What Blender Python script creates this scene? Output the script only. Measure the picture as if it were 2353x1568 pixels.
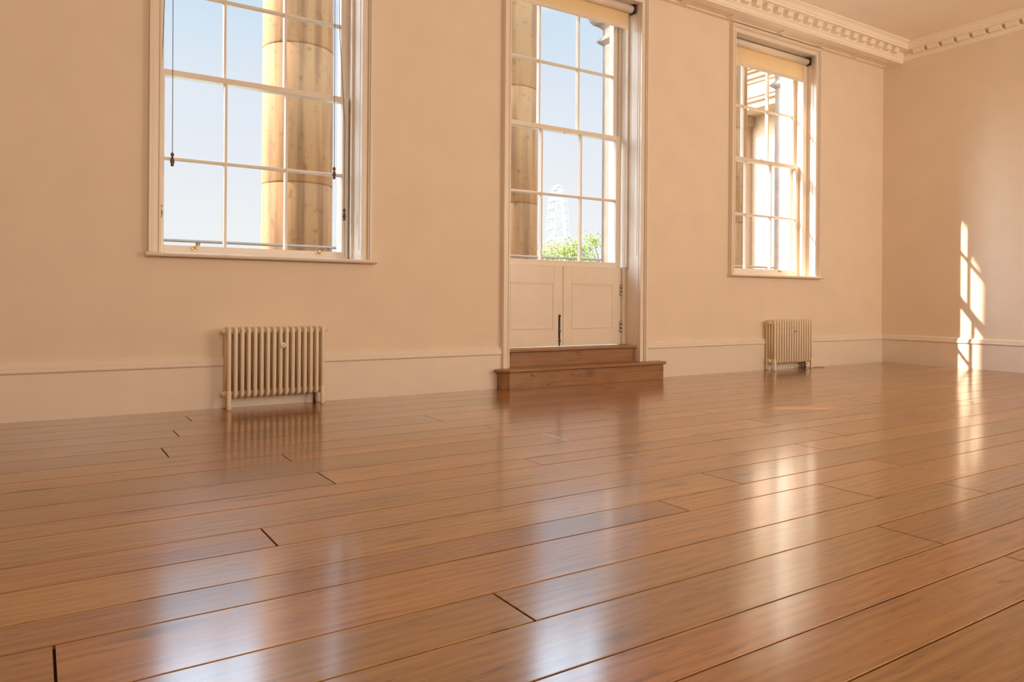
import bpy, bmesh, math, random
from mathutils import Vector, Matrix
R = math.radians
PI = math.pi
random.seed(7)
for o in list(bpy.data.objects):
    bpy.data.objects.remove(o)
SC = bpy.context.scene
COL = SC.collection

# ------------------------------------------------------------------ camera
F_PX, YAW, ROLL, SHY = 1696.226, R(32.8978), R(0.42126), -95.45
CAM_H, CAM_D = 0.76, 5.3528
XR = 9.088            # right wall plane
cam_d = bpy.data.cameras.new('camera')
cam = bpy.data.objects.new('camera', cam_d)
COL.objects.link(cam)
fw = Vector((math.sin(YAW), math.cos(YAW), 0)); r0 = Vector((math.cos(YAW), -math.sin(YAW), 0)); u0 = Vector((0, 0, 1))
rr = math.cos(ROLL) * r0 + math.sin(ROLL) * u0
uu = -math.sin(ROLL) * r0 + math.cos(ROLL) * u0
M = Matrix((rr, uu, -fw)).transposed().to_4x4()
M.translation = Vector((0, -CAM_D, CAM_H))
cam.matrix_world = M
cam_d.sensor_width = 36.0
cam_d.sensor_fit = 'HORIZONTAL'
cam_d.lens = F_PX / 2353 * 36.0
cam_d.shift_y = SHY / 2353
cam_d.clip_end = 5000
SC.camera = cam

# ------------------------------------------------------------------ world, sun, exposure
SUN_DIR = Vector((-1.0, 0.655, 0.885)).normalized()      # towards the sun
w = bpy.data.worlds.new('sky'); SC.world = w; w.use_nodes = True
nt = w.node_tree; nt.nodes.clear()
out = nt.nodes.new('ShaderNodeOutputWorld'); bg = nt.nodes.new('ShaderNodeBackground')
tc = nt.nodes.new('ShaderNodeTexCoord'); sx = nt.nodes.new('ShaderNodeSeparateXYZ')
nt.links.new(tc.outputs['Generated'], sx.inputs[0])
ramp = nt.nodes.new('ShaderNodeValToRGB')
cr = ramp.color_ramp
pts = [(0.0, (.93, .94, .95)), (.09, (.91, .93, .95)), (.17, (.85, .89, .95)), (.27, (.78, .85, .95)), (.34, (.67, .81, .94)), (1.0, (.30, .52, .85))]
cr.elements[0].position, cr.elements[0].color = pts[0][0], (*pts[0][1], 1)
cr.elements[1].position, cr.elements[1].color = pts[-1][0], (*pts[-1][1], 1)
for p, c in pts[1:-1]:
    e = cr.elements.new(p); e.color = (*c, 1)
nt.links.new(sx.outputs['Z'], ramp.inputs[0])
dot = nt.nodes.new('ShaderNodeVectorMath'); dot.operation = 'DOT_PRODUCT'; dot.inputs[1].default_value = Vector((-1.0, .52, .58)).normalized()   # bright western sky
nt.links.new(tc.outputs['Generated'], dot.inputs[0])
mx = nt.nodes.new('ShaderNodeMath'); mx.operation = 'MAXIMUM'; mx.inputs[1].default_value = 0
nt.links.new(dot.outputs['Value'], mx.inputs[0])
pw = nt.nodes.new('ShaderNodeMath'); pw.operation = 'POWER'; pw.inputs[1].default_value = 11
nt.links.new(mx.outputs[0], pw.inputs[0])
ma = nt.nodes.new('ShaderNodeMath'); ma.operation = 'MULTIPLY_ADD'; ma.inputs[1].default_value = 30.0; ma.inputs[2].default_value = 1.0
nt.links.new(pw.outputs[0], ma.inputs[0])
# the sky grows brighter high up, above what the windows show directly
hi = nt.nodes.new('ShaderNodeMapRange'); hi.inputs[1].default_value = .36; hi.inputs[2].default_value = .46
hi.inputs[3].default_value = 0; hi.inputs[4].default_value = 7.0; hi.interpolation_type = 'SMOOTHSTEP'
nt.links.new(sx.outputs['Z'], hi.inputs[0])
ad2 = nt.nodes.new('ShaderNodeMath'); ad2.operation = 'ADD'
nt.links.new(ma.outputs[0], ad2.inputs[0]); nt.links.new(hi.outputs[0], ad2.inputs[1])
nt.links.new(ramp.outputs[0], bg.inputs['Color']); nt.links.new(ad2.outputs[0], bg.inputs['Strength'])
nt.links.new(bg.outputs[0], out.inputs[0])

sun_d = bpy.data.lights.new('sun', 'SUN'); sun_d.energy = 14; sun_d.angle = R(0.53); sun_d.color = (1.0, .86, .68)
sun = bpy.data.objects.new('sun', sun_d); COL.objects.link(sun)
sun.rotation_euler = SUN_DIR.to_track_quat('Z', 'Y').to_euler()

# added fill lamps outside three invented windows behind the camera
FRONT_Y = -8.0
FILL_WINS = [(-0.1, 1.5), (5.25, 6.75), (7.0, 8.5)]
for i, (a, b) in enumerate(FILL_WINS):
    ld = bpy.data.lights.new('window_daylight', 'AREA'); ld.shape = 'RECTANGLE'; ld.size = b - a; ld.size_y = 2.6
    ld.energy = (138, 108, 104)[i]; ld.color = (1.0, .86, .69)
    lo = bpy.data.objects.new('window_daylight', ld); COL.objects.link(lo)
    lo.location = ((a + b) / 2, FRONT_Y - .30, 2.3); lo.rotation_euler = (R(108), 0, 0)

SC.view_settings.view_transform = 'Standard'
SC.view_settings.look = 'None'
SC.view_settings.gamma = 1
SC.view_settings.use_curve_mapping = False
SC.view_settings.exposure = 0.0
SC.cycles.use_denoising = True
SC.cycles.max_bounces = 10
SC.cycles.diffuse_bounces = 6
SC.cycles.glossy_bounces = 4
SC.cycles.transparent_max_bounces = 16
SC.cycles.sample_clamp_indirect = 6
SC.cycles.caustics_reflective = False

# ------------------------------------------------------------------ materials
def mat(name, col, rough=.5, metal=0, spec=.5, **k):
    m = bpy.data.materials.new(name); m.use_nodes = True
    b = m.node_tree.nodes['Principled BSDF']
    b.inputs['Base Color'].default_value = (*col, 1); b.inputs['Roughness'].default_value = rough
    b.inputs['Metallic'].default_value = metal; b.inputs['Specular IOR Level'].default_value = spec
    return m

def nodes(m):
    t = m.node_tree
    return t, t.nodes, t.links, t.nodes['Principled BSDF']

def noisy(m, scale=30, amount=.06, bump=.02, bscale=200, vec_scale=(1, 1, 1), detail=4):
    """slight procedural variation of the base colour and a fine bump"""
    t, N, L, b = nodes(m)
    c = tuple(b.inputs['Base Color'].default_value)
    tcn = N.new('ShaderNodeTexCoord'); mp = N.new('ShaderNodeMapping'); mp.inputs['Scale'].default_value = vec_scale
    L.new(tcn.outputs['Object'], mp.inputs[0])
    n = N.new('ShaderNodeTexNoise'); n.inputs['Scale'].default_value = scale; n.inputs['Detail'].default_value = detail
    L.new(mp.outputs[0], n.inputs['Vector'])
    rp = N.new('ShaderNodeValToRGB')
    rp.color_ramp.elements[0].position = .3; rp.color_ramp.elements[1].position = .7
    rp.color_ramp.elements[0].color = tuple(x * (1 - amount) for x in c[:3]) + (1,)
    rp.color_ramp.elements[1].color = tuple(min(1, x * (1 + amount)) for x in c[:3]) + (1,)
    L.new(n.outputs['Fac'], rp.inputs[0]); L.new(rp.outputs[0], b.inputs['Base Color'])
    n2 = N.new('ShaderNodeTexNoise'); n2.inputs['Scale'].default_value = bscale; n2.inputs['Detail'].default_value = 3
    L.new(mp.outputs[0], n2.inputs['Vector'])
    bp = N.new('ShaderNodeBump'); bp.inputs['Strength'].default_value = bump; bp.inputs['Distance'].default_value = .01
    L.new(n2.outputs['Fac'], bp.inputs['Height']); L.new(bp.outputs[0], b.inputs['Normal'])
    return m

WALL = noisy(mat('wall_paint', (.84, .71, .56), .75, spec=.25), 3, .025, .03, 60)
TRIM = noisy(mat('gloss_trim_paint', (.84, .74, .62), .32, spec=.5), 6, .02, .015, 40)
CEIL = noisy(mat('ceiling_paint', (.95, .85, .72), .85, spec=.2), 2, .02, .02, 60)
RADP = noisy(mat('radiator_paint', (.84, .71, .54), .4), 20, .03, .01, 100)
BRASS = noisy(mat('brass', (.85, .58, .22), .25, 1), 60, .1, .01, 200)
STEEL = noisy(mat('steel', (.55, .52, .48), .3, 1), 60, .1, .01, 200)
DARK = noisy(mat('dark_iron', (.06, .045, .04), .4), 60, .2, .01, 200)
PULL = noisy(mat('dark_turned_wood', (.12, .05, .035), .35), 60, .3, .02, 200)
CORD = noisy(mat('dark_cord', (.10, .07, .06), .8), 200, .2, .05, 900)
CHAIN = noisy(mat('bead_chain', (.45, .32, .2), .4), 60, .1, .01, 200)
PLAST = noisy(mat('white_plastic', (.85, .84, .88), .3), 60, .03, .01, 200)
STONE = mat('portico_stone', (.70, .54, .34), .8, spec=.25)
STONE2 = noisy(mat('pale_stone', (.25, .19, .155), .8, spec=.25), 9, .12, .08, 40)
STONE3 = noisy(mat('pavilion_stone', (.47, .32, .20), .8, spec=.25), 5, .06, .05, 40)
RAIL = noisy(mat('painted_rail', (.30, .22, .16), .5), 30, .1, .02, 100)
WHEELM = noisy(mat('wheel_white_paint', (.47, .43, .41), .6), 1, .03, .01, 5)
WHEELG = noisy(mat('capsule_glass', (.34, .32, .30), .7), 1, .05, .01, 5)
LEAF = noisy(mat('leaf_green', (.24, .26, .05), .6), .9, .5, .02, 10)
LEAF2 = noisy(mat('leaf_yellow', (.40, .32, .07), .6), .9, .4, .02, 10)
SLATE = noisy(mat('dark_paving', (.20, .17, .14), .8, spec=.25), 3, .15, .05, 30)
BARK = noisy(mat('bark', (.16, .11, .07), .9), 4, .3, .3, 12)
GROUND = noisy(mat('park_ground', (.30, .32, .22), .95), .05, .3, .05, 1)

# stone of the columns: blotches, vertical weather streaks, drum joints
t, N, L, b = nodes(STONE)
tcn = N.new('ShaderNodeTexCoord'); mp = N.new('ShaderNodeMapping'); mp.inputs['Scale'].default_value = (9, 9, .5)
L.new(tcn.outputs['Object'], mp.inputs[0])
n1 = N.new('ShaderNodeTexNoise'); n1.inputs['Scale'].default_value = 1.0; n1.inputs['Detail'].default_value = 6
L.new(mp.outputs[0], n1.inputs['Vector'])
rp = N.new('ShaderNodeValToRGB'); rp.color_ramp.elements[0].position = .32; rp.color_ramp.elements[1].position = .55
rp.color_ramp.elements[0].color = (.175, .078, .028, 1); rp.color_ramp.elements[1].color = (.32, .160, .060, 1)
L.new(n1.outputs['Fac'], rp.inputs[0])
n2 = N.new('ShaderNodeTexNoise'); n2.inputs['Scale'].default_value = 14; n2.inputs['Detail'].default_value = 8
L.new(tcn.outputs['Object'], n2.inputs['Vector'])
rp2 = N.new('ShaderNodeValToRGB'); rp2.color_ramp.elements[0].position = .28; rp2.color_ramp.elements[1].position = .42
rp2.color_ramp.elements[0].color = (.72, .66, .60, 1); rp2.color_ramp.elements[1].color = (1, 1, 1, 1)
L.new(n2.outputs['Fac'], rp2.inputs[0])
mm = N.new('ShaderNodeMix'); mm.data_type = 'RGBA'; mm.blend_type = 'MULTIPLY'; mm.inputs[0].default_value = 1
L.new(rp.outputs[0], mm.inputs[6]); L.new(rp2.outputs[0], mm.inputs[7]); L.new(mm.outputs[2], b.inputs['Base Color'])
bp = N.new('ShaderNodeBump'); bp.inputs['Strength'].default_value = .25; bp.inputs['Distance'].default_value = .01
L.new(n2.outputs['Fac'], bp.inputs['Height']); L.new(bp.outputs[0], b.inputs['Normal'])

# window glass: clear with a faint mirror reflection
GLASS = bpy.data.materials.new('clear_glass'); GLASS.use_nodes = True
t = GLASS.node_tree; t.nodes.clear()
go = t.nodes.new('ShaderNodeOutputMaterial'); gm = t.nodes.new('ShaderNodeMixShader'); gt = t.nodes.new('ShaderNodeBsdfTransparent')
gg = t.nodes.new('ShaderNodeBsdfGlossy'); gg.inputs['Roughness'].default_value = .02
lw = t.nodes.new('ShaderNodeLayerWeight'); lw.inputs[0].default_value = .5
gp = t.nodes.new('ShaderNodeMath'); gp.operation = 'POWER'; gp.inputs[1].default_value = 5
gf = t.nodes.new('ShaderNodeMath'); gf.operation = 'MULTIPLY_ADD'; gf.inputs[1].default_value = .9; gf.inputs[2].default_value = .015
t.links.new(lw.outputs['Facing'], gp.inputs[0]); t.links.new(gp.outputs[0], gf.inputs[0])
gt.inputs[0].default_value = (.985, .99, .99, 1)
t.links.new(gf.outputs[0], gm.inputs[0]); t.links.new(gt.outputs[0], gm.inputs[1]); t.links.new(gg.outputs[0], gm.inputs[2]); t.links.new(gm.outputs[0], go.inputs[0])

# blind cloth: lets daylight through
BLIND = bpy.data.materials.new('blind_cloth'); BLIND.use_nodes = True
t = BLIND.node_tree; t.nodes.clear()
go = t.nodes.new('ShaderNodeOutputMaterial'); gm = t.nodes.new('ShaderNodeMixShader'); gm.inputs[0].default_value = .55
d1 = t.nodes.new('ShaderNodeBsdfDiffuse'); d2 = t.nodes.new('ShaderNodeBsdfTranslucent')
tcn = t.nodes.new('ShaderNodeTexCoord'); nz = t.nodes.new('ShaderNodeTexNoise'); nz.inputs['Scale'].default_value = 40
mpn = t.nodes.new('ShaderNodeMapping'); mpn.inputs['Scale'].default_value = (3, 3, .1)
rpn = t.nodes.new('ShaderNodeValToRGB'); rpn.color_ramp.elements[0].color = (.86, .68, .46, 1); rpn.color_ramp.elements[1].color = (.92, .75, .53, 1)
t.links.new(tcn.outputs['Object'], mpn.inputs[0]); t.links.new(mpn.outputs[0], nz.inputs['Vector']); t.links.new(nz.outputs['Fac'], rpn.inputs[0])
t.links.new(rpn.outputs[0], d1.inputs[0]); t.links.new(rpn.outputs[0], d2.inputs[0])
t.links.new(d1.outputs[0], gm.inputs[1]); t.links.new(d2.outputs[0], gm.inputs[2]); t.links.new(gm.outputs[0], go.inputs[0])

def wood(name, c_dark, c_mid, c_light, rough, coat, use_attr, grain=1.0, bump=.25, spec=.5):
    """oak: long streaks, cathedral figure, knots; every board shifted by its own random offset"""
    m = bpy.data.materials.new(name); m.use_nodes = True
    t, N, L, b = nodes(m)
    tcn = N.new('ShaderNodeTexCoord')
    vec = tcn.outputs['Object']
    sep = None
    if use_attr:
        at = N.new('ShaderNodeAttribute'); at.attribute_name = 'board'
        sep = N.new('ShaderNodeSeparateColor'); L.new(at.outputs['Color'], sep.inputs[0])
        cmb = N.new('ShaderNodeCombineXYZ')
        for i, (s, k) in enumerate(((0, 37.), (1, 19.), (2, 11.))):
            mu = N.new('ShaderNodeMath'); mu.operation = 'MULTIPLY'; mu.inputs[1].default_value = k
            L.new(sep.outputs[s], mu.inputs[0]); L.new(mu.outputs[0], cmb.inputs[i])
        ad = N.new('ShaderNodeVectorMath'); ad.operation = 'ADD'
        L.new(vec, ad.inputs[0]); L.new(cmb.outputs[0], ad.inputs[1]); vec = ad.outputs[0]
    def mapped(scale):
        mp = N.new('ShaderNodeMapping'); mp.inputs['Scale'].default_value = scale; L.new(vec, mp.inputs[0]); return mp.outputs[0]
    def noise(v, s, d=5, dist=0):
        n = N.new('ShaderNodeTexNoise'); n.inputs['Scale'].default_value = s; n.inputs['Detail'].default_value = d
        n.inputs['Distortion'].default_value = dist; L.new(v, n.inputs['Vector']); return n.outputs['Fac']
    streak = noise(mapped((1.4, 34 * grain, 34)), 1.6, 6, .3)
    fine = noise(mapped((7, 190 * grain, 190)), 1.0, 5)
    big = noise(mapped((.9, 4, 4)), 1.0, 3)
    wv = N.new('ShaderNodeTexWave'); wv.wave_type = 'BANDS'; wv.bands_direction = 'Y'
    wv.inputs['Scale'].default_value = 9; wv.inputs['Distortion'].default_value = 9; wv.inputs['Detail'].default_value = 3
    wv.inputs['Detail Scale'].default_value = .8; L.new(mapped((.35, 1, 1)), wv.inputs['Vector'])
    def mix(a, b_, f):
        n = N.new('ShaderNodeMix'); n.data_type = 'FLOAT'
        n.inputs[0].default_value = f; L.new(a, n.inputs[2]); L.new(b_, n.inputs[3]); return n.outputs[0]
    g = mix(streak, wv.outputs['Fac'], .16)
    g = mix(g, fine, .34)
    g = mix(g, big, .30)
    rp = N.new('ShaderNodeValToRGB')
    rp.color_ramp.elements[0].position = .32; rp.color_ramp.elements[0].color = (*c_dark, 1)
    rp.color_ramp.elements[1].position = .62; rp.color_ramp.elements[1].color = (*c_light, 1)
    e = rp.color_ramp.elements.new(.46); e.color = (*c_mid, 1)
    L.new(g, rp.inputs[0]); colr = rp.outputs[0]
    # knots and dark flecks
    vo = N.new('ShaderNodeTexVoronoi'); vo.feature = 'F1'; vo.inputs['Scale'].default_value = 1.0
    L.new(mapped((1.6, 6.5, 3)), vo.inputs['Vector'])
    kr = N.new('ShaderNodeValToRGB'); kr.color_ramp.elements[0].position = .07; kr.color_ramp.elements[1].position = .21
    kr.color_ramp.elements[0].color = (.28, .24, .22, 1); kr.color_ramp.elements[1].color = (1, 1, 1, 1)
    nd = N.new('ShaderNodeMath'); nd.operation = 'MULTIPLY_ADD'; nd.inputs[1].default_value = .16; nd.inputs[2].default_value = -.06
    L.new(noise(mapped((10, 60, 10)), 1.0, 4, 1), nd.inputs[0])
    sm = N.new('ShaderNodeMath'); sm.operation = 'ADD'; L.new(vo.outputs['Distance'], sm.inputs[0]); L.new(nd.outputs[0], sm.inputs[1])
    L.new(sm.outputs[0], kr.inputs[0])
    fl = N.new('ShaderNodeValToRGB'); fl.color_ramp.elements[0].position = .29; fl.color_ramp.elements[1].position = .36
    fl.color_ramp.elements[0].color = (.45, .36, .30, 1); fl.color_ramp.elements[1].color = (1, 1, 1, 1)
    L.new(noise(mapped((7, 55, 20)), 1.3, 3), fl.inputs[0])
    for src in (kr.outputs[0], fl.outputs[0]):
        mm = N.new('ShaderNodeMix'); mm.data_type = 'RGBA'; mm.blend_type = 'MULTIPLY'; mm.inputs[0].default_value = .8
        L.new(colr, mm.inputs[6]); L.new(src, mm.inputs[7]); colr = mm.outputs[2]
    if use_attr:
        hs = N.new('ShaderNodeHueSaturation')
        mr = N.new('ShaderNodeMapRange'); mr.inputs[3].default_value = .84; mr.inputs[4].default_value = 1.2
        L.new(sep.outputs[0], mr.inputs[0]); L.new(mr.outputs[0], hs.inputs['Value'])
        mr2 = N.new('ShaderNodeMapRange'); mr2.inputs[3].default_value = .492; mr2.inputs[4].default_value = .508
        L.new(sep.outputs[1], mr2.inputs[0]); L.new(mr2.outputs[0], hs.inputs['Hue'])
        L.new(colr, hs.inputs['Color']); colr = hs.outputs[0]
    L.new(colr, b.inputs['Base Color'])
    b.inputs['Roughness'].default_value = rough; b.inputs['Specular IOR Level'].default_value = spec
    b.inputs['Coat Weight'].default_value = coat; b.inputs['Coat Roughness'].default_value = .15; b.inputs['Coat IOR'].default_value = 1.85 if use_attr else 1.5
    mr3 = N.new('ShaderNodeMapRange'); mr3.inputs[3].default_value = rough - .05; mr3.inputs[4].default_value = rough + .09
    L.new(streak, mr3.inputs[0]); L.new(mr3.outputs[0], b.inputs['Roughness'])
    und = noise(mapped((1.5, 14, 5)), 1.0, 2)
    hgt = mix(mix(streak, fine, .35), und, .6)
    bp = N.new('ShaderNodeBump'); bp.inputs['Strength'].default_value = bump; bp.inputs['Distance'].default_value = .004
    L.new(hgt, bp.inputs['Height']); L.new(bp.outputs[0], b.inputs['Normal'])
    return m

FLOOR = wood('oiled_oak_boards', (.105, .032, .006), (.245, .093, .018), (.34, .145, .032), .30, 1.0, True, bump=.26, spec=.15)
OAK = wood('oak_step', (.20, .09, .035), (.30, .145, .06), (.38, .20, .09), .36, .1, False, grain=.5, bump=.15)
GAP = noisy(mat('seam_shadow_filler', (.035, .016, .008), .9, spec=.1), 40, .2, .02, 100)  # dark underlayer seen in the gaps between boards

# ------------------------------------------------------------------ mesh helpers
class MB:
    def __init__(s):
        s.bm = bmesh.new()
    def box(s, x0, x1, y0, y1, z0, z1):
        v = [s.bm.verts.new((x, y, z)) for z in (z0, z1) for y in (y0, y1) for x in (x0, x1)]
        for f in ((0, 2, 3, 1), (4, 5, 7, 6), (0, 1, 5, 4), (2, 6, 7, 3), (0, 4, 6, 2), (1, 3, 7, 5)):
            s.bm.faces.new([v[i] for i in f])
        return s
    def prism(s, poly, axis, a, b_):
        """closed polygon of two coordinates swept along an axis ('x','y','z')"""
        def P(p, t):
            return {'x': (t, p[0], p[1]), 'y': (p[0], t, p[1]), 'z': (p[0], p[1], t)}[axis]
        A = [s.bm.verts.new(P(p, a)) for p in poly]; B = [s.bm.verts.new(P(p, b_)) for p in poly]
        n = len(poly)
        for i in range(n):
            s.bm.faces.new((A[i], A[(i + 1) % n], B[(i + 1) % n], B[i]))
        s.bm.faces.new(A[::-1]); s.bm.faces.new(B)
        return s
    def tube(s, pts, r, seg=12, closed=False, caps=True):
        pts = [Vector(p) for p in pts]; n = len(pts); rings = []
        up = Vector((0.13, .31, .94))
        for i, p in enumerate(pts):
            a = pts[(i - 1) % n] if (closed or i > 0) else p
            c = pts[(i + 1) % n] if (closed or i < n - 1) else p
            d = (c - a).normalized()
            s1 = d.cross(up)
            if s1.length < .05: s1 = d.cross(Vector((1, 0, 0)))
            if i == 0 or rings_prev is None: e1 = s1.normalized()
            else:
                e1 = (rings_prev - d * rings_prev.dot(d)).normalized()
            rings_prev = e1
            e2 = d.cross(e1)
            rad = r[i] if isinstance(r, (list, tuple)) else r
            rings.append([s.bm.verts.new(p + rad * (math.cos(2 * PI * k / seg) * e1 + math.sin(2 * PI * k / seg) * e2)) for k in range(seg)])
        m = n if closed else n - 1
        for i in range(m):
            A, B = rings[i], rings[(i + 1) % n]
            for k in range(seg):
                f = s.bm.faces.new((A[k], A[(k + 1) % seg], B[(k + 1) % seg], B[k])); f.smooth = True
        if caps and not closed:
            s.bm.faces.new(rings[0][::-1]); s.bm.faces.new(rings[-1])
        return s
    def lathe(s, prof, cx, cy, seg=32, z0=0):
        rings = [[s.bm.verts.new((cx + r * math.cos(2 * PI * k / seg), cy + r * math.sin(2 * PI * k / seg), z0 + z)) for k in range(seg)] for r, z in prof]
        for A, B in zip(rings, rings[1:]):
            for k in range(seg):
                f = s.bm.faces.new((A[k], A[(k + 1) % seg], B[(k + 1) % seg], B[k])); f.smooth = True
        s.bm.faces.new(rings[0][::-1]); s.bm.faces.new(rings[-1])
        return s
    def ball(s, c, r, seg=10, sc=(1, 1, 1)):
        prof = [(max(1e-4, r * math.sin(PI * i / seg)), -r * math.cos(PI * i / seg)) for i in range(seg + 1)]
        rings = [[s.bm.verts.new((c[0] + sc[0] * a * math.cos(2 * PI * k / seg), c[1] + sc[1] * a * math.sin(2 * PI * k / seg), c[2] + sc[2] * z)) for k in range(seg)] for a, z in prof]
        for A, B in zip(rings, rings[1:]):
            for k in range(seg):
                f = s.bm.faces.new((A[k], A[(k + 1) % seg], B[(k + 1) % seg], B[k])); f.smooth = True
        return s
    def build(s, name, m, parent=None, bevel=0):
        bmesh.ops.recalc_face_normals(s.bm, faces=s.bm.faces)
        me = bpy.data.meshes.new(name); s.bm.to_mesh(me); s.bm.free()
        me.materials.append(m)
        o = bpy.data.objects.new(name, me); COL.objects.link(o)
        if parent is not None:
            o.parent = parent
            o.matrix_parent_inverse = Matrix.Translation(-parent.location) if parent.type == 'EMPTY' else Matrix()
        if bevel:
            md = o.modifiers.new('bevel', 'BEVEL'); md.width = bevel; md.segments = 2; md.limit_method = 'ANGLE'; md.angle_limit = R(40)
        return o

def empty(name, loc):
    o = bpy.data.objects.new(name, None); COL.objects.link(o); o.location = loc; o.empty_display_size = .1
    return o

def tag(o, label, cat, group=None, kind=None):
    o['label'] = label; o['category'] = cat
    if group: o['group'] = group
    if kind: o['kind'] = kind
    return o

def copy_tree(o, parent=None):
    c = o.copy(); COL.objects.link(c); c.parent = parent
    if parent is not None: c.matrix_parent_inverse = o.matrix_parent_inverse.copy()
    for ch in list(o.children):
        copy_tree(ch, c)
    return c

def arc(c0, c1, r, a0, a1, n=6):
    return [(c0 + r * math.cos(a0 + (a1 - a0) * i / n), c1 + r * math.sin(a0 + (a1 - a0) * i / n)) for i in range(n + 1)]

# ------------------------------------------------------------------ the room shell
XL, YF, CZ = -4.0, FRONT_Y, 3.95
WT = .45                                    # thickness of the window wall
# openings: x0, x1, z0, z1
OPEN = [(.69, 2.085, 1.03, 3.648), (3.425, 4.925, 0.0, 3.648), (6.262, 7.676, 1.03, 3.648)]

def wall_with_openings(mb, a0, a1, b0, b1, z1, opens):
    xs = a0
    for (o0, o1, p0, p1) in opens:
        mb.box(xs, o0, b0, b1, 0, z1)
        if p0 > 0: mb.box(o0, o1, b0, b1, 0, p0)
        mb.box(o0, o1, b0, b1, p1, z1)
        xs = o1
    mb.box(xs, a1, b0, b1, 0, z1)
    return mb

wb = wall_with_openings(MB(), XL, XR, 0, WT, CZ, OPEN).build('wall_back', WALL)
tag(wb, 'cream painted wall with the two sash windows and the glazed door', 'wall', kind='structure')
wr = MB().box(XR, XR + .35, YF - .3, WT, 0, CZ).build('wall_right', WALL)
tag(wr, 'plain cream wall at the right carrying the bright patch of sunlight', 'wall', kind='structure')
wl = MB().box(XL - .3, XL, YF - .3, WT, 0, CZ).build('wall_left', WALL)
tag(wl, 'plain cream wall beyond the left edge of the view', 'wall', kind='structure')
wf = wall_with_openings(MB(), XL, XR, YF - .3, YF, CZ, [(a, b, 1.0, 3.6) for a, b in FILL_WINS]).build('wall_front', WALL)
tag(wf, 'cream wall behind the viewer with three windows', 'wall', kind='structure')
cl = MB().box(XL - .3, XR + .35, YF - .3, WT, CZ, CZ + .25).build('ceiling', CEIL)
tag(cl, 'plain warm white ceiling', 'ceiling', kind='structure')

# floor boards: measured seams (distance from the window wall) and board ends
SEAMS = [0, .27, .50, .775, 1.0, 1.28, 1.535, 1.745, 1.92, 2.19, 2.43, 2.59, 2.865, 3.07, 3.30, 3.465, 3.725, 3.92, 4.145, 4.295, 4.48, 4.70, 4.93, 5.12, 5.36, 5.6, 5.85, 6.05, 6.3, 6.55, 6.8, 7.05, 7.3, 7.55, 7.8, 8.0]
ENDS = {0: [1.657, 6.1], 1: [.815, 4.0], 2: [3.1, 7.4], 3: [.667, 5.4], 4: [2.135, 6.6], 5: [.54, 3.35, 8.1], 6: [2.28, 5.3], 7: [1.01, 3.84, 7.3],
        8: [2.423, 5.32], 9: [1.04, 3.853, 7.0], 10: [1.967, 6.0], 11: [2.46, 3.88, 7.5], 12: [.63, 3.41, 6.4], 13: [2.476, 5.6], 14: [1.995, 3.397, 7.7],
        15: [.04, 2.75, 6.2], 16: [1.0, 3.207, 7.2], 17: [2.407, 5.9], 18: [.3, 4.1], 19: [2.451, 6.6], 20: [1.3, 4.9]}
bm = bmesh.new()
lay = bm.loops.layers.float_color.new('board')
rnd = random.Random(3)
gx, gy, dep, bv = .0026, .0025, .010, .0012
for i in range(len(SEAMS) - 1):
    y1, y0 = -SEAMS[i], -SEAMS[i + 1]
    ends = [XL] + sorted(ENDS.get(i, [rnd.uniform(-2, 0), rnd.uniform(1.5, 3.5), rnd.uniform(5, 7)])) + [XR]
    if i in ENDS: ends.insert(1, -1.6 + rnd.uniform(-.8, .8))
    for a, b_ in zip(ends, ends[1:]):
        c = (rnd.random(), rnd.random(), rnd.random(), 1)
        X0, X1, Y0, Y1 = a + gx, b_ - gx, y0 + gy, y1 - gy
        lo = [bm.verts.new(p) for p in ((X0, Y0, -dep), (X1, Y0, -dep), (X1, Y1, -dep), (X0, Y1, -dep))]
        mid = [bm.verts.new(p) for p in ((X0, Y0, -bv), (X1, Y0, -bv), (X1, Y1, -bv), (X0, Y1, -bv))]
        top = [bm.verts.new(p) for p in ((X0 + bv, Y0 + bv, 0), (X1 - bv, Y0 + bv, 0), (X1 - bv, Y1 - bv, 0), (X0 + bv, Y1 - bv, 0))]
        fs = [bm.faces.new(top)]
        for k in range(4):
            fs.append(bm.faces.new((mid[k], mid[(k + 1) % 4], top[(k + 1) % 4], top[k])))
            fs.append(bm.faces.new((lo[k], lo[(k + 1) % 4], mid[(k + 1) % 4], mid[k])))
        for f in fs:
            for lp in f.loops: lp[lay] = c
base = [bm.verts.new(p) for p in ((XL, YF, -dep), (XR, YF, -dep), (XR, 0, -dep), (XL, 0, -dep))]
bf = bm.faces.new(base); bf.material_index = 1
lowv = [bm.verts.new(p) for p in ((XL, YF, -.12), (XR, YF, -.12), (XR, 0, -.12), (XL, 0, -.12))]
for k in range(4):
    f = bm.faces.new((base[k], base[(k + 1) % 4], lowv[(k + 1) % 4], lowv[k])); f.material_index = 1
f = bm.faces.new(lowv[::-1]); f.material_index = 1
me = bpy.data.meshes.new('floor'); bm.to_mesh(me); bm.free(); me.materials.append(FLOOR); me.materials.append(GAP)
fl = bpy.data.objects.new('floor', me); COL.objects.link(fl)
tag(fl, 'glossy oiled oak floorboards running along the window wall', 'floor', kind='structure')

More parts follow.
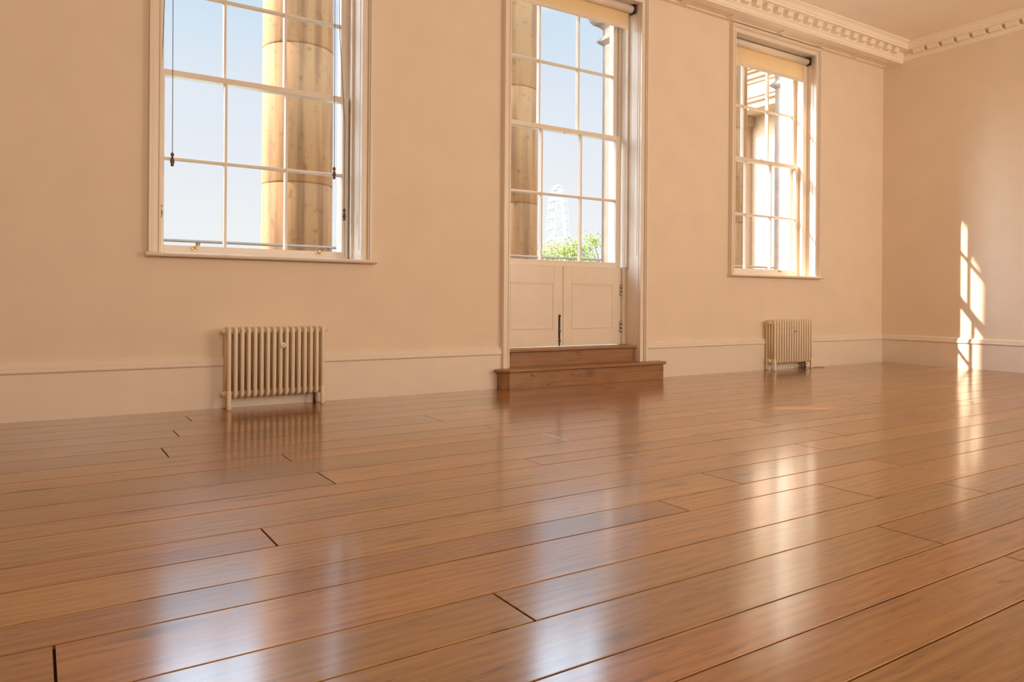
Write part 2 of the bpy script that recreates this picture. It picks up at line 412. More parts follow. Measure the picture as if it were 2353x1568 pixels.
# skirting board with moulded top
def skirt_profile(sign=-1):
    # (distance from wall, z)
    return [(0, 0), (.022, 0), (.022, .285), (.026, .288), (.034, .292), (.036, .300), (.030, .308), (.030, .322), (.024, .326), (.024, .338), (.016, .346), (.008, .352), (0, .354)]
sk = [(-d, z) for d, z in skirt_profile()]
s1 = MB().prism(sk, 'x', XL, 3.352).build('baseboard_back', TRIM)
tag(s1, 'tall cream skirting board with moulded top, left of the door steps', 'baseboard', kind='structure')
s2 = MB().prism(sk, 'x', 5.002, XR).build('baseboard_back', TRIM)
tag(s2, 'tall cream skirting board with moulded top, right of the door steps', 'baseboard', kind='structure')
s3 = MB().prism([(XR - d, z) for d, z in skirt_profile()], 'y', YF, 0).build('baseboard_right', TRIM)
tag(s3, 'tall cream skirting board along the sunlit right wall', 'baseboard', kind='structure')

# cornice of the window wall (deep panelled soffit) and of the right wall
def corn_top(o):   # o: distance of the fascia from the wall
    return [(o, 3.750), (o + .006, 3.756), (o + .008, 3.790), (o + .016, 3.797), (o + .022, 3.806), (o + .022, 3.860), (o + .132, 3.860), (o + .132, 3.884),
            (o + .140, 3.888), (o + .142, 3.900), (o + .150, 3.916), (o + .166, 3.930), (o + .178, 3.936), (o + .180, CZ), (0, CZ)]
top_poly = [(0, 3.750)] + corn_top(.253)
cw = MB().prism([(-d, z) for d, z in top_poly], 'x', XL, XR)
SZ = 3.737
cw.box(XL, XR, -.253, -.162, SZ, 3.750).box(XL, XR, -.052, 0, SZ, 3.750)
ends = [-3.0 + .0, -2.29, -1.59, -.89, -.19, .51, 1.21, 1.91, 2.61, 3.31, 4.0, 4.70, 5.39, 6.09, 6.91, 7.61, 8.30, 8.98]
for e in ends:
    cw.box(e, min(e + .095, XR), -.162, -.052, SZ, 3.750)
cwo = cw.build('trim_1', CEIL, bevel=.0015)
tag(cwo, 'deep plaster cornice with panelled soffit above the windows', 'cornice', kind='structure')
def dentil_poly(o):  # bracket seen from the side: rounded lower front
    return [(o + .020, 3.812), (o + .060, 3.812)] + [(a, b_) for a, b_ in arc(o + .066, 3.832, .020, -PI / 2, 0, 5)] + [(o + .086, 3.842), (o + .098, 3.852), (o + .098, 3.862), (o + .020, 3.862)]
dm = MB()
x = XR - .283
while x > XL:
    dm.prism([(-d, z) for d, z in dentil_poly(.253)], 'x', x - .046, x + .046); x -= .1699
dmo = dm.build('dentil_course', CEIL, cwo, bevel=.002)
cr_ = MB().prism([(XR - d, z - .0008) for d, z in [(0, 3.762), (.012, 3.766), (.016, 3.79)] + corn_top(.0)[3:]], 'y', YF, -.20)
cro = cr_.build('trim_2', CEIL, bevel=.0015)
tag(cro, 'narrow plaster cornice with brackets along the right wall', 'cornice', kind='structure')
dm = MB()
y = -.395 - .17 / 2 - .005
while y > YF:
    dm.prism([(XR - d - .0, z) for d, z in dentil_poly(.0)], 'y', y - .063, y + .063); y -= .1705
dm.build('dentil_course', CEIL, cro, bevel=.002)

# ------------------------------------------------------------------ windows and glazed door
def casing(parent, x0, x1, z0, z1, w=.078):
    """architrave: raised outer band, lower inner fascia, bead at the opening"""
    mb = MB()
    def band(a, b_, yf):
        # a,b: inset range from the outer edge
        mb.box(x0 + a, x0 + b_, yf, .0, z0, z1 - a); mb.box(x1 - b_, x1 - a, yf, .0, z0, z1 - a)
        mb.box(x0 + b_, x1 - b_, yf, .0, z1 - b_, z1 - a)
    band(0, .020, -.050); band(.020, .030, -.040); band(.030, .062, -.022); band(.062, w, -.028)
    return mb.build('casing', TRIM, parent, bevel=.003)

def sash(parent, name, x0, x1, z0, z1, bars_x, bars_z, yf, yb, stile, top, bot, gz0, gz1, barw=.027):
    """one sliding sash: stiles, rails and glazing bars; the panes are its child"""
    mb = MB()
    mb.box(x0, x0 + stile, yf, yb, z0, z1).box(x1 - stile, x1, yf, yb, z0, z1)
    mb.box(x0 + stile, x1 - stile, yf, yb, z0, gz0).box(x0 + stile, x1 - stile, yf, yb, gz1, z1)
    ym = (yf + yb) / 2
    for bx in bars_x:
        mb.prism([(bx - barw / 2, ym + .004), (bx - .008, yf + .001), (bx + .008, yf + .001), (bx + barw / 2, ym + .004), (bx + barw / 2, yb - .003), (bx - barw / 2, yb - .003)], 'z', gz0, gz1)
    for bz in bars_z:
        mb.prism([(ym + .004, bz - barw / 2), (yf + .002, bz - .008), (yf + .002, bz + .008), (ym + .004, bz + barw / 2), (yb - .004, bz + barw / 2), (yb - .004, bz - barw / 2)], 'x', x0 + stile, x1 - stile)
    so = mb.build(name, TRIM, parent, bevel=.0015)
    g = MB().box(x0 + stile - .004, x1 - stile + .004, ym + .008, ym + .011, gz0 - .004, gz1 + .004)
    g.build('glass_panes', GLASS, so)
    return so

def box_frame(parent, x0, x1, z0, z1, sill_z, yo=0, rl=0):
    """pulley box lining with staff bead and parting bead, on both jambs and the head"""
    mb = MB()
    for sx_, xa in ((1, x0), (-1, x1)):
        def jb(d0, d1, ya, yb_):
            a, b_ = sorted((xa + sx_ * d0, xa + sx_ * d1)); mb.box(a, b_, ya, yb_, z0, z1)
        q = rl if sx_ < 0 else 0
        jb(-.002, .010 + q, .150 + yo, .400)            # pulley stile
        jb(.010 + q, .024 + q, .150 + yo, .170 + yo)    # staff bead
        jb(.010 + q, .022 + q, .262 + yo, .270 + yo)    # parting bead
        jb(.010 + q, .050 + q, .312 + yo, .400)         # outer lining
    mb.box(x0, x1, .150 + yo, .400, z1 - .012, z1 + .001).box(x0, x1, .150 + yo, .170 + yo, z1 - .030, z1)
    if sill_z:
        mb.box(x0, x1, .170, .47, z0 - .01, z0 + .022)
    return mb.build('window_frame', TRIM, parent, bevel=.002)

def sash_lift(parent, x, z, m, yo=0):
    mb = MB().box(x - .022, x + .022, .218 + yo, .226 + yo, z - .012, z + .002)
    mb.lathe([(.006, 0), (.006, .006)], x - .018, .219 + yo, 10, z - .012).lathe([(.006, 0), (.006, .006)], x + .018, .219 + yo, 10, z - .012)
    pts = [(x, .222 + yo, z - .002), (x, .205 + yo, z + .000), (x, .196 + yo, z + .010), (x, .198 + yo, z + .022)]
    mb.tube(pts, [.008, .010, .009, .006], 8)
    return mb.build('sash_lift', m, parent)

def make_window(idx, label, op, out_x, zrow, bars, glass_x, lifts, lift_m, yo=0, rl=0):
    x0, x1, z0, z1 = op
    W = empty('window_%d' % idx, ((x0 + x1) / 2, 0, z0))
    tag(W, label, 'window', kind='structure')
    casing(W, out_x[0], out_x[1], z0 + .024, 3.718)
    box_frame(W, x0, x1, z0, z1, True, yo, rl)
    # panelled reveal on both jambs and head
    mb = MB()
    for sx_, xa in ((1, x0), (-1, x1)):
        for (d, ya, yb_, za, zb_) in ((.004, .002, .150 + yo, z0 + .024, z1 - .004),):
            a, b_ = sorted((xa, xa + sx_ * d)); mb.box(a, b_, ya, yb_, za, zb_)
        for ya in (.022, .118 + yo):
            a, b_ = sorted((xa, xa + sx_ * .008)); mb.box(a, b_, ya, ya + .006, z0 + .10, z1 - .10)
    mb.box(x0, x1, .002, .150 + yo, z1 - .004, z1)
    mb.build('reveal_lining', TRIM, W, bevel=.001)
    sl = MB().box(x0, x1, 0, .17, z0 - .006, z0 + .022)
    sl.prism([(-.0, z0 - .004)] + arc(-.058, z0 + .010, .013, -PI / 2, -3 * PI / 2, 6) + [(-.0, z0 + .024)], 'x', out_x[0] - .014, out_x[1] + .04)
    sl.build('window_sill', TRIM, W)
    gz0, zb, mr, ub = zrow
    st = .047
    xa, xb = glass_x[0] - st, glass_x[1] + st
    lo = sash(W, 'lower_sash', max(xa, x0 + .008), min(xb, x1 - .008 - rl), z0 + .022, mr + .020, bars, [zb], .222 + yo, .262 + yo, st, .03, .06, gz0, mr - .020)
    up = sash(W, 'upper_sash', max(xa, x0 + .008), min(xb, x1 - .008 - rl), mr - .016, z1 - .012, bars, [ub], .270 + yo, .310 + yo, st, .03, .05, mr + .020, z1 - .062)
    for lx in lifts: sash_lift(lo, lx, gz0 - .014, lift_m, yo)
    return W, lo, up

w1, w1lo, w1up = make_window(1, 'tall sash window nearest the left, with four hanging cord pulls', OPEN[0], (.618, 2.158),
                             (1.120, 1.722, 2.315, 2.905), (1.149, 1.583), (.727, 2.017), (.945, 1.838), BRASS)
w2, w2lo, w2up = make_window(2, 'tall sash window nearest the right corner, with a partly lowered blind', OPEN[2], (6.200, 7.742),
                             (1.127, 1.735, 2.352, 2.962), (6.697, 7.124), (6.336, 7.569), (6.35, 7.28), STEEL, -.05, .052)
# sash fastener on the meeting rail of the right window
MB().box(6.93, 6.99, .186, .208, 2.372, 2.378).tube([(6.96, .197, 2.378), (6.96, .197, 2.388), (7.01, .197, 2.394)], [.008, .007, .004], 8).build('sash_fastener', BRASS, w2lo)

# glazed door
dx0, dx1, dz0, dz1 = OPEN[1]
D = empty('door_1', ((dx0 + dx1) / 2, 0, 0))
tag(D, 'tall glazed balcony door with two low panelled leaves above the oak steps', 'door', kind='structure')
casing(D, 3.347, 5.003, 0.17, 3.722)
mb = MB().box(3.347, 3.425, -.034, .0, 0, .17).box(4.925, 5.003, -.034, .0, 0, .17)
mb.build('casing_plinth', TRIM, D, bevel=.002)
TH = .325
fr = MB()
for sx_, xa in ((1, dx0), (-1, dx1)):
    def jb(d0, d1, ya, yb_, za, zb_):
        a, b_ = sorted((xa + sx_ * d0, xa + sx_ * d1)); fr.box(a, b_, ya, yb_, za, zb_)
    jb(-.002, .045, .175, .400, TH, 1.085)
    jb(-.002, .012, .150, .400, 1.085, dz1); jb(.012, .026, .150, .170, 1.085, dz1); jb(.012, .024, .262, .270, 1.085, dz1); jb(.012, .05, .312, .400, 1.085, dz1)
fr.box(dx0, dx1, .150, .400, dz1 - .012, dz1 + .001).box(dx0, dx1, .3, .40, 1.06, 1.10)
fr.box(dx0, dx1, .20, .48, TH - .02, TH - .002)
fr.build('door_frame', TRIM, D, bevel=.002)
rv = MB()
for sx_, xa in ((1, dx0), (-1, dx1)):
    a, b_ = sorted((xa, xa + sx_ * .004)); rv.box(a, b_, .002, .150, 0, dz1 - .004)
    for ya in (.022, .118):
        a, b_ = sorted((xa, xa + sx_ * .008)); rv.box(a, b_, ya, ya + .006, 1.2, dz1 - .10)
rv.box(dx0, dx1, .002, .150, dz1 - .004, dz1)
rv.build('reveal_lining', TRIM, D, bevel=.001)
zr = (1.130, 1.746, 2.362, 2.985)
dbars = (3.928, 4.387)
dlo = sash(D, 'lower_sash', 3.436, 4.868, 1.079, zr[2] + .020, dbars, [zr[1]], .222, .262, .047, .03, .06, zr[0], zr[2] - .020)
dup_ = sash(D, 'upper_sash', 3.436, 4.868, zr[2] - .016, dz1 - .012, dbars, [zr[3]], .270, .310, .047, .03, .05, zr[2] + .020, dz1 - .062)
MB().tube([(4.17, .218, 2.338), (4.17, .205, 2.330), (4.17, .205, 2.318)], [.006, .006, .005], 8).build('sash_hook', TRIM, dlo)

def leaf(x0, x1, hinge_side):
    """half-height door leaf: stiles and rails round a sunk panel with a planted moulding"""
    z0, z1, yf, yb = .328, 1.077, .200, .240
    s_, t_, b_ = .100, .155, .150
    px0, px1, pz0, pz1 = x0 + s_, x1 - s_, .488, .918
    mb = MB()
    mb.box(x0, px0, yf, yb, z0, z1).box(px1, x1, yf, yb, z0, z1).box(px0, px1, yf, yb, z0, pz0).box(px0, px1, yf, yb, pz1, z1)
    o = mb.build('door_leaf', TRIM, D, bevel=.003)
    MB().box(px0 - .002, px1 + .002, yf + .003, yb - .006, pz0 - .002, pz1 + .002).build('panel', TRIM, o)
    mm_ = MB()
    for (a, c, d, e) in ((px0, px0 + .014, pz0, pz1), (px1 - .014, px1, pz0, pz1), (px0 + .014, px1 - .014, pz0, pz0 + .014), (px0 + .014, px1 - .014, pz1 - .014, pz1)):
        mm_.box(a, c, yf - .003, yf + .009, d, e)
    mm_.build('panel_moulding', TRIM, o, bevel=.004)
    return o
lf = leaf(3.472, 4.158, 'L'); rf = leaf(4.166, 4.876, 'R')
for hz in (.86, .50):
    h = MB()
    for q in range(3):
        h.lathe([(.010, 0), (.010, .034)], 4.880, .194, 10, hz - .055 + q * .037)
    h.box(4.856, 4.880, .1965, .201, hz - .055, hz + .055)
    h.build('hinge', STEEL, rf)
bo = MB().tube([(4.120, .193, .330), (4.120, .193, .600)], .006, 10).box(4.110, 4.130, .196, .201, .40, .62).ball((4.120, .188, .612), .010, 8)
bo.box(4.108, 4.132, .188, .200, .46, .475).box(4.108, 4.132, .188, .200, .37, .385)
bo.build('door_bolt', DARK, lf)

# ------------------------------------------------------------------ roller blinds
def roller_blind(x0, x1, zc, zb, label, chain=None, loc=None):
    b_ = empty('roller_blind', ((x0 + x1) / 2, .08, zc))
    tag(b_, label, 'blind', 'roller blinds in the window heads')
    t_ = MB()
    n = 24
    t_.tube([(x0 + .012, .075, zc), (x1 - .045, .075, zc)], .036, 24)
    t_.build('roller_tube', BLIND if False else TRIM, b_)
    MB().box(x0 + .03, x1 - .062, .1095, .1110, zb + .030, zc).build('blind_cloth', BLIND, b_)
    MB().prism(arc(.110, zb + .016, .010, 0, 2 * PI, 12)[:-1], 'x', x0 + .025, x1 - .058).box(x0 + .028, x1 - .06, .1085, .1125, zb, zb + .04).build('bottom_bar', TRIM, b_)
    for xa in (x0 + .006, x1 - .022):
        MB().box(xa - .004, xa + .004, .035, .120, zc - .042, zc + .045).lathe([(.030, 0), (.030, .004)], xa, .075, 16, zc + .040).tube([(xa - .01, .075, zc), (xa + .012, .075, zc)], .026, 16).build('bracket', DARK, b_)
    if chain:
        cx, cy, cz = chain
        m = MB()
        for dx in (-.008, .008):
            m.tube([(cx + dx, cy, cz + .01), (cx + dx, cy, zc)], .0012, 5)
            z = cz + .012
            while z < zc - .03:
                m.ball((cx + dx, cy, z), .0024, 5); z += .012
        m.tube([(cx + .008 * math.cos(a), cy, cz + .01 + .010 * math.sin(a)) for a in [PI + PI * i / 8 for i in range(9)]], .0015, 5)
        m.build('pull_chain', CHAIN, b_)
    return b_
roller_blind(.694, 2.081, 3.60, 3.40, 'cream roller blind above the left window with a long bead chain', (2.060, .105, 1.250))
roller_blind(3.430, 4.921, 3.600, 3.410, 'cream roller blind at the head of the glazed balcony door', (4.884, .105, 1.060))
roller_blind(6.268, 7.670, 3.585, 3.350, 'cream roller blind in the head of the right window, lit through')

# ------------------------------------------------------------------ cord pulls of the left window
def cord_pull(pts, pull_z, label, tail=None):
    x, y, _ = pts[0]
    o = empty('sash_cord', (x, y, pull_z))
    tag(o, label, 'cord', 'cords hanging in the left window')
    m = MB().tube(pts, .0022, 6)
    if tail: m.tube(tail, .0014, 5)
    m.build('cord', CORD, o)
    prof = [(.003, .096), (.007, .092), (.011, .084), (.012, .076), (.007, .068), (.006, .062), (.010, .052), (.014, .038), (.014, .026), (.009, .016), (.011, .010), (.010, .002), (.004, 0)]
    MB().lathe(prof[::-1], x, y, 14, pull_z).build('cord_knob', PULL, o)
    return o
cord_pull([(.784, .140, 1.74), (.782, .140, 2.6), (.778, .140, 3.62)], 1.652, 'dark cord with turned knob hanging clear, second from left in left window')
cord_pull([(.712, .140, 1.38), (.712, .140, 1.9), (.716, .14, 2.35), (.729, .14, 2.80), (.737, .14, 3.62)], 1.298, 'dark cord with turned knob against the left stile of left window')
cord_pull([(1.922, .140, 1.76), (1.920, .140, 2.6), (1.917, .140, 3.62)], 1.672, 'dark cord with turned knob hanging before the outside column in left window')
cord_pull([(2.004, .140, 1.45), (2.004, .140, 2.10), (1.985, .140, 2.40), (1.955, .140, 2.85), (1.94, .140, 3.62)], 1.360,
          'dark cord with turned knob at the right stile of left window', [(2.008, .140, 1.37), (2.009, .145, 1.08)])

# ------------------------------------------------------------------ steps
ST = empty('wooden_step', (4.21, -.08, 0))
tag(ST, 'wide oak step with clipped left corner, standing on the floor below the door', 'step')
foot = [(3.298, -.036), (3.298, -.110), (3.345, -.158), (5.105, -.158), (5.128, -.140), (5.128, -.036)]
MB().prism(foot, 'z', .0, .146).build('riser', OAK, ST, bevel=.0015)
tr = [(3.262, -.036), (3.262, -.118), (3.330, -.186), (5.120, -.186), (5.158, -.150), (5.158, -.036)]
MB().prism(tr, 'z', .146, .171).build('tread', OAK, ST, bevel=.008)
MB().box(3.43, 4.92, -.036, .20, 0, .146).build('step_core', OAK, ST)
MB().box(3.428, 4.922, -.036, .050, .146, .171).build('tread_back', OAK, ST)
S2 = empty('wooden_step', (4.17, .1, .171))
tag(S2, 'narrow upper oak step fitted inside the door opening', 'step')
MB().box(3.431, 4.919, .045, .198, .171, .298).build('riser', OAK, S2, bevel=.001)
MB().box(3.431, 4.9195, .012, .198, .298, .3225).build('tread', OAK, S2, bevel=.008)
MB().box(3.431, 4.919, .198, .26, .172, .304).build('threshold', OAK, S2)

# ------------------------------------------------------------------ radiators
RX0, PITCH, NSEC = 1.103, .0429, 16
YS = (-.045, -.080, -.115, -.150)
ZB, ZT = .088, .546
def make_radiator():
    rad = empty('radiator', (1.42, -.1, 0))
    sec = MB()
    x = RX0 + PITCH
    rc = .016
    # outer loop: front tube, top head, rear tube, bottom head
    yf, yb = YS[-1], YS[0]
    pts = []
    for (cy, cz, a0) in ((yf + rc, ZT - rc, PI), (yb - rc, ZT - rc, PI / 2), (yb - rc, ZB + rc, 0), (yf + rc, ZB + rc, -PI / 2)):
        for i in range(5):
            a = a0 - PI / 2 * i / 4
            pts.append((x, cy + rc * math.cos(a), cz + rc * math.sin(a)))
    sec.tube(pts, .0128, 12, closed=True)
    for yy in YS[1:-1]:
        sec.tube([(x, yy, ZB), (x, yy, ZT)], .0128, 12)
    for zz in (ZB + .018, ZT - .018):
        sec.tube([(x - PITCH / 2, -.0975, zz), (x + PITCH / 2, -.0975, zz)], .017, 14)
        sec.box(x - .0105, x + .0105, yf, yb, zz - .020, zz + .020)
    s0 = sec.build('radiator_section', RADP, rad)
    for k in range(NSEC):
        if k == 1: continue
        c = s0.copy(); COL.objects.link(c); c.parent = rad; c.matrix_parent_inverse = s0.matrix_parent_inverse.copy(); c.location = ((k - 1) * PITCH, 0, 0)
    for xx in (RX0, RX0 + PITCH * (NSEC - 1)):
        for yy in (YS[-1], YS[0]):
            m = MB().tube([(xx, yy, 0), (xx, yy, .012), (xx, yy, .05), (xx, yy, .13)], [.0155, .0165, .0150, .0145], 14)
            m.build('leg', RADP, rad)
    xl, xr = RX0 - .022, RX0 + PITCH * (NSEC - 1) + .022
    for xx, s_ in ((xl, -1), (xr, 1)):
        for zz in (ZB + .018, ZT - .018):
            MB().tube([(xx - .004 * s_, -.0975, zz), (xx + .010 * s_, -.0975, zz), (xx + .016 * s_, -.0975, zz)], [.018, .018, .011], 8).build('end_plug', RADP, rad)
    MB().tube([(xr + .014, -.0975, ZT - .018), (xr + .026, -.0975, ZT - .018)], .005, 8).build('bleed_valve', STEEL, rad)
    for xx in (RX0 + .6, RX0 + .02):
        MB().tube([(xx, -.0975, 0), (xx, -.0975, .05), (xx, -.0975, ZB + .02)], [.008, .008, .011], 10).build('supply_pipe', DARK if xx > 1.3 else RADP, rad)
    return rad
r1 = make_radiator()
tag(r1, 'cream column radiator below the left window with a white round dial', 'radiator', 'column radiators below the windows')
r2 = copy_tree(r1); r2.location.x += 5.685
tag(r2, 'cream column radiator below the right window near the corner', 'radiator', 'column radiators below the windows')
def dial(rad, x, z, m1, m2, r_):
    m = MB().tube([(x, -.160, z), (x, -.176, z), (x, -.180, z)], [r_, r_, r_ * .8], 20)
    o = m.build('dial', m1, rad); o['label'] = 'small round dial clipped between two sections'
    MB().tube([(x, -.179, z), (x, -.184, z)], r_ * .45, 14).build('dial_centre', m2, o)
dial(r1, 1.456, .430, PLAST, STEEL, .019)
dial(r2, 7.128, .430, RADP, DARK, .010)

# thin cable lying in a loose coil beside the right radiator
cb = MB()
pts = []
for i in range(60):
    a = i * .30
    rr_ = .05 + .012 * math.sin(i * .7)
    pts.append((7.36 + rr_ * math.cos(a), -.085 + .035 * math.sin(a), .008 + .055 * (.5 + .5 * math.sin(a * .5 + 1)) * (1 if i % 9 else .6)))
pts += [(7.46, -.10, .006), (7.52, -.13, .005), (7.60, -.12, .005), (7.68, -.15, .005)]
cb.tube(pts, .0028, 6)
tag(cb.build('cable', CORD), 'thin dark cable coiled on the floor at the foot of the right radiator', 'cable')

# ------------------------------------------------------------------ outside: portico
def column(x, y, label, top=7.2, r=.375):
    m = MB()
    prof = [(r + .10, 0), (r + .10, .10), (r + .08, .13), (r + .03, .20), (r + .004, .26)]
    z = .26
    for zj in (.51, 1.98, 3.45, 4.92):
        prof += [(r, z + .02), (r, zj - .006), (r - .006, zj - .001), (r - .006, zj + .001), (r, zj + .006)]; z = zj
    prof += [(r * .97, top - .40), (r + .03, top - .36), (r + .03, top - .30), (r * .97, top - .28), (r + .06, top - .16), (r + .12, top - .12), (r + .12, top)]
    m.lathe(prof, x, y, 64, 0)
    o = m.build('stone_column', STONE)
    tag(o, label, 'column', 'portico columns outside')
    return o
CY = 2.75
column(2.42, CY, 'weathered stone column seen through the left window')
column(5.18, CY, 'weathered stone column seen at the left edge of the glazed door')
column(9.23, CY, 'weathered stone column seen at the left edge of the right window')
column(.62, CY, 'stone column on the portico, first to the left of the one in the left window')  # out of view, placed to keep direct sun off the door reveal and floor
column(-2.00, CY, 'stone column at the left end of the portico')  # out of view, placed to keep direct sun out of the left window

bf_ = MB().box(-7, 13, WT, 3.5, -.35, -.001).build('portico_floor', SLATE)
tag(bf_, 'dark paved floor of the portico outside the windows', 'terrace', kind='structure')
en = MB().box(-6.5, 11.6, 2.38, 3.12, 7.2, 8.3).box(-6.6, 11.7, 2.2, 3.3, 8.1, 8.35).build('portico_beam', STONE3)
tag(en, 'long stone beam carried by the portico columns', 'beam', kind='structure')
pl = MB().box(-4.1, -3.75, WT, 3.45, 0, 7.2).build('portico_side_wall', STONE3)  # unseen wall added to stop a strip of sun entering the left window
tag(pl, 'stone side wall closing the left end of the portico', 'wall', kind='structure')

# pilasters on the outer face beside each opening
def pilaster(x, label):
    o = empty('pilaster', (x + .16, .5, 0))
    tag(o, label, 'pilaster', 'pilasters outside beside the openings')
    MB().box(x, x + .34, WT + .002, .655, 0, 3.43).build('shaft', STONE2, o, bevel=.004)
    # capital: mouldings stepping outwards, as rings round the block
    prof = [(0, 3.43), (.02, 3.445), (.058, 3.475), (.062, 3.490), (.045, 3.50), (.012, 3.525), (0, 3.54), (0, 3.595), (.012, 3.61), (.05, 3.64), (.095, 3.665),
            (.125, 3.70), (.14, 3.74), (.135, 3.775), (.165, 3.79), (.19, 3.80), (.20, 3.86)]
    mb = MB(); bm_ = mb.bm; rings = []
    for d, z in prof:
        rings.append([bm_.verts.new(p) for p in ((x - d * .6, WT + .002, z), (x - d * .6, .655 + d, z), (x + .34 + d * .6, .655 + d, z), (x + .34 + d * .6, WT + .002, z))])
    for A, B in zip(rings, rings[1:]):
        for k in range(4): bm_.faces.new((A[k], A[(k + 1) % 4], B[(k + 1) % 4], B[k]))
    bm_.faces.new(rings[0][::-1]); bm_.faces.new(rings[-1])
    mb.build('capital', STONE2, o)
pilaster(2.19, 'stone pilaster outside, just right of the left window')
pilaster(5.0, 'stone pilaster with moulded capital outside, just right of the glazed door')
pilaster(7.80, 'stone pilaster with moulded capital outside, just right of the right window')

# sunlit pavilion wall beyond the right window
PX = 11.0
pv = empty('pavilion', (PX, 3, 0))
tag(pv, 'sunlit stone pavilion wall with heavy moulded beam seen through the right window', 'building')
MB().box(PX, PX + .5, WT, 3.62, 0, 4.25).build('pavilion_wall', STONE3, pv)
MB().box(PX - .17, PX + .5, 3.62, 4.30, 0, 4.12).box(PX - .24, PX + .5, 3.56, 4.38, 3.95, 4.12).build('anta', STONE3, pv, bevel=.01)
bmz = MB().box(PX - .42, PX + .5, WT, 4.30, 4.12, 4.78)
bmz.box(PX - .46, PX - .42, WT, 4.34, 4.13, 4.20)
for d, za, zb_ in ((.05, 4.78, 4.83), (.09, 4.83, 4.90), (.20, 4.90, 5.02), (.26, 5.02, 5.10), (.0, 5.10, 5.55), (.10, 5.55, 5.65), (.22, 5.65, 5.8)):
    bmz.box(PX - .42 - d, PX + .5, WT, 4.30 + d, za, zb_)
bmz.build('beam', STONE3, pv, bevel=.008)
fm = MB()
def frame_on(y0, y1, z0, z1, t_, d):
    xa = PX - .42
    fm.box(xa - d, xa + .01, y0, y1, z1 - t_, z1).box(xa - d, xa + .01, y1 - t_, y1, z0, z1 - t_).box(xa - d, xa + .01, y0, y1 - t_, z0, z0 + t_)
frame_on(.8, 3.72, 4.26, 4.72, .05, .05)
frame_on(.8, 3.42, 4.34, 4.62, .03, .03)
fm.build('panel_moulding', STONE3, pv, bevel=.008)

# handrail of the portico
hr = empty('balcony_railing', (3, 2.15, 0))
tag(hr, 'slim metal handrail running low across the view outside the windows', 'railing')
MB().prism([(2.13, 1.275), (2.17, 1.275), (2.175, 1.285), (2.165, 1.302), (2.135, 1.302), (2.125, 1.285)], 'x', -3.7, 10.6).build('handrail', RAIL, hr, bevel=.003)
for x in (-2.9, -1.5, -.1, 1.3, 2.58, 4.0, 4.62, 6.8, 8.2, 9.6):
    MB().tube([(x, 2.15, 1.278), (x, 2.15, 1.23), (x, 2.15, .0)], [.022, .012, .012], 10).build('post', RAIL, hr)
MB().box(-3.7, 10.6, 2.14, 2.16, .12, .15).build('bottom_rail', RAIL, hr)

# ------------------------------------------------------------------ far outside
GZ = -7.0
gr = MB().box(-900, 1700, 3.6, 2200, GZ - 1, GZ).build('park_ground', GROUND)
tag(gr, 'open park ground far below the windows', 'ground', kind='structure')
fx = MB().box(XL - .3, XR + .35, WT - .3, 3.6, GZ, -.35).build('portico_base', STONE3)
tag(fx, 'stone base of the building under the portico', 'wall', kind='structure')

def at(px, py, depth):
    """point on the line of sight of a pixel at a distance along the view axis"""
    d = fw + rr * (px - 1176.5) / F_PX - uu * (py - 784 - SHY) / F_PX
    return Vector((0, -CAM_D, CAM_H)) + d * depth

def tree(px, py_top, depth, spread, n_leaf, label, seed, lf_m, sizes=(.09, .19)):
    rg = random.Random(seed)
    topp = at(px, py_top, depth)
    o = empty('tree', (topp.x, topp.y, GZ))
    tag(o, label, 'tree', 'trees beyond the railing')
    H = topp.z - GZ
    cxy = Vector((topp.x, topp.y, GZ))
    tk = MB().tube([cxy, cxy + Vector((.1, 0, H * .3)), cxy + Vector((-.1, .1, H * .6)), cxy + Vector((0, 0, H * .9))], [.30, .22, .14, .04], 10)
    clumps = []
    for k in range(26):
        a = rg.uniform(0, 2 * PI); hz = rg.uniform(.42, .97); rad_ = spread * math.sqrt(max(.05, 1 - ((hz - .62) / .40) ** 2)) * rg.uniform(.35, 1)
        e = cxy + Vector((rad_ * math.cos(a), rad_ * math.sin(a), H * hz))
        s0 = cxy + Vector((0, 0, H * (hz - .22)))
        tk.tube([s0, (s0 + e) / 2 + Vector((0, 0, .15)), e], [.08, .05, .02], 6)
        clumps.append((e, rg.uniform(.5, 1.05)))
    tk.build('trunk', BARK, o)
    lv = MB(); bm_ = lv.bm
    for i in range(n_leaf):
        c, cr2 = clumps[rg.randrange(len(clumps))]
        v = Vector((rg.gauss(0, 1), rg.gauss(0, 1), rg.gauss(0, .8))) * cr2 * .5
        p = c + v
        if p.z > topp.z + .3: continue
        s_ = rg.uniform(*sizes)
        e1 = Vector((rg.gauss(0, 1), rg.gauss(0, 1), rg.gauss(0, 1))).normalized()
        e2 = e1.cross(Vector((rg.gauss(0, 1), rg.gauss(0, 1), rg.gauss(0, 1)))).normalized()
        n_ = e1.cross(e2)
        q = [p - e1 * s_ * .5, p + e2 * s_ * .3 + n_ * .03, p + e1 * s_ * .5, p - e2 * s_ * .3 + n_ * .03]
        bm_.faces.new([bm_.verts.new(a) for a in q])
    fo = lv.build('foliage', lf_m, o)
    return o
tree(1238, 552, 52, 2.0, 4600, 'small yellow green tree top left of the observation wheel through the door', 1, LEAF)
tree(1282, 556, 60, 1.9, 4600, 'yellow green tree top in front of the observation wheel', 2, LEAF2)
tree(1318, 551, 46, 1.3, 3900, 'yellow green tree top at the right foot of the observation wheel', 5, LEAF)
tree(1388, 534, 50, 2.2, 6000, 'taller green tree rising beside the pilaster in the door glass', 4, LEAF)
tree(1350, 578, 66, 1.7, 3200, 'low green tree between the taller two beyond the railing', 9, LEAF2)

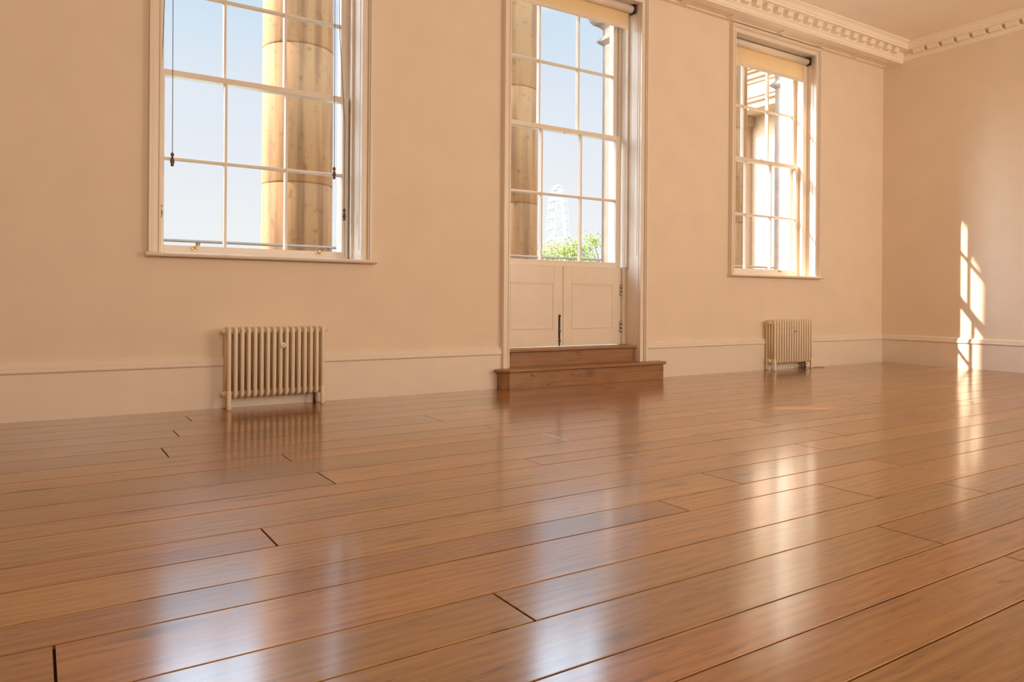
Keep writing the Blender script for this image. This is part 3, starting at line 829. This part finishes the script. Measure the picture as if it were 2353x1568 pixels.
# observation wheel, seen nearly edge on
DEP = 800.0
pt = at(1284, 432, DEP); pc = at(1284, 549, DEP)
RW = pt.z - pc.z
C0 = Vector((pc.x, pc.y, pc.z))
view = (C0 - Vector((0, -CAM_D, C0.z))).normalized()
side = Vector((view.y, -view.x, 0))
ang = R(9.5)
e_r = (view * math.cos(ang) + side * math.sin(ang)).normalized()     # horizontal direction in the wheel's plane
ax = Vector((e_r.y, -e_r.x, 0))                                       # its axle
ow = empty('observation_wheel', (C0.x, C0.y, GZ))
tag(ow, 'giant white observation wheel seen nearly edge on beyond the treetops', 'ferris wheel')
def wp(a, rad_, off=0):
    return C0 + e_r * rad_ * math.cos(a) + Vector((0, 0, 1)) * rad_ * math.sin(a) + ax * off
rim = MB()
NS = 64
for rad_, off in ((RW * .985, -3.2), (RW * .985, 3.2), (RW * .93, 0)):
    rim.tube([wp(2 * PI * k / NS, rad_, off) for k in range(NS)], .42, 6, closed=True)
for k in range(NS):
    a, b2 = 2 * PI * k / NS, 2 * PI * (k + .5) / NS
    rim.tube([wp(a, RW * .985, -3.2), wp(b2, RW * .93, 0), wp(a, RW * .985, 3.2)], .24, 5)
    rim.tube([wp(a, RW * .985, -3.2), wp(a, RW * .985, 3.2)], .24, 5)
rim.build('rim', WHEELM, ow)
sp = MB()
for k in range(32):
    sp.tube([wp(2 * PI * k / 32, RW * .93), wp(2 * PI * k / 32, 3, 6 if k % 2 else -6)], .10, 4)
sp.tube([C0 - ax * 10, C0 + ax * 14], 2.2, 12)
sp.build('spokes', WHEELM, ow)
for k in range(32):
    a = 2 * PI * (k + .5) / 32
    c = wp(a, RW + 1.2, 0)
    m = MB()
    seg = [c + ax * t_ for t_ in (-3.8, -3.2, -2, 0, 2, 3.2, 3.8)]
    m.tube(seg, [.4, 1.0, 1.45, 1.6, 1.45, 1.0, .4], 10)
    m.build('capsule', WHEELG, ow)
lg = MB()
for s_ in (-18, 18):
    lg.tube([C0 + ax * 12, Vector((C0.x, C0.y, GZ)) + ax * 34 + e_r * s_], 1.2, 8)
lg.build('support_leg', WHEELM, ow)

# frames of the unseen windows added for the fill lamps behind the viewer
for i, (a, b_) in enumerate(FILL_WINS):
    mb = MB()
    mb.box(a, a + .05, YF - .16, YF - .10, 1.0, 3.6).box(b_ - .05, b_, YF - .16, YF - .10, 1.0, 3.6)
    for z in (1.0, 2.27, 3.55): mb.box(a, b_, YF - .16, YF - .10, z, z + .05)
    for k in (1, 2): mb.box(a + (b_ - a) * k / 3 - .012, a + (b_ - a) * k / 3 + .012, YF - .15, YF - .11, 1.0, 3.6)
    o = mb.build('window_%d' % (i + 3), TRIM)
    tag(o, 'sash window in the wall behind the viewer, %s' % ('nearest the left wall', 'in the middle', 'nearest the right wall')[i], 'window', kind='structure')
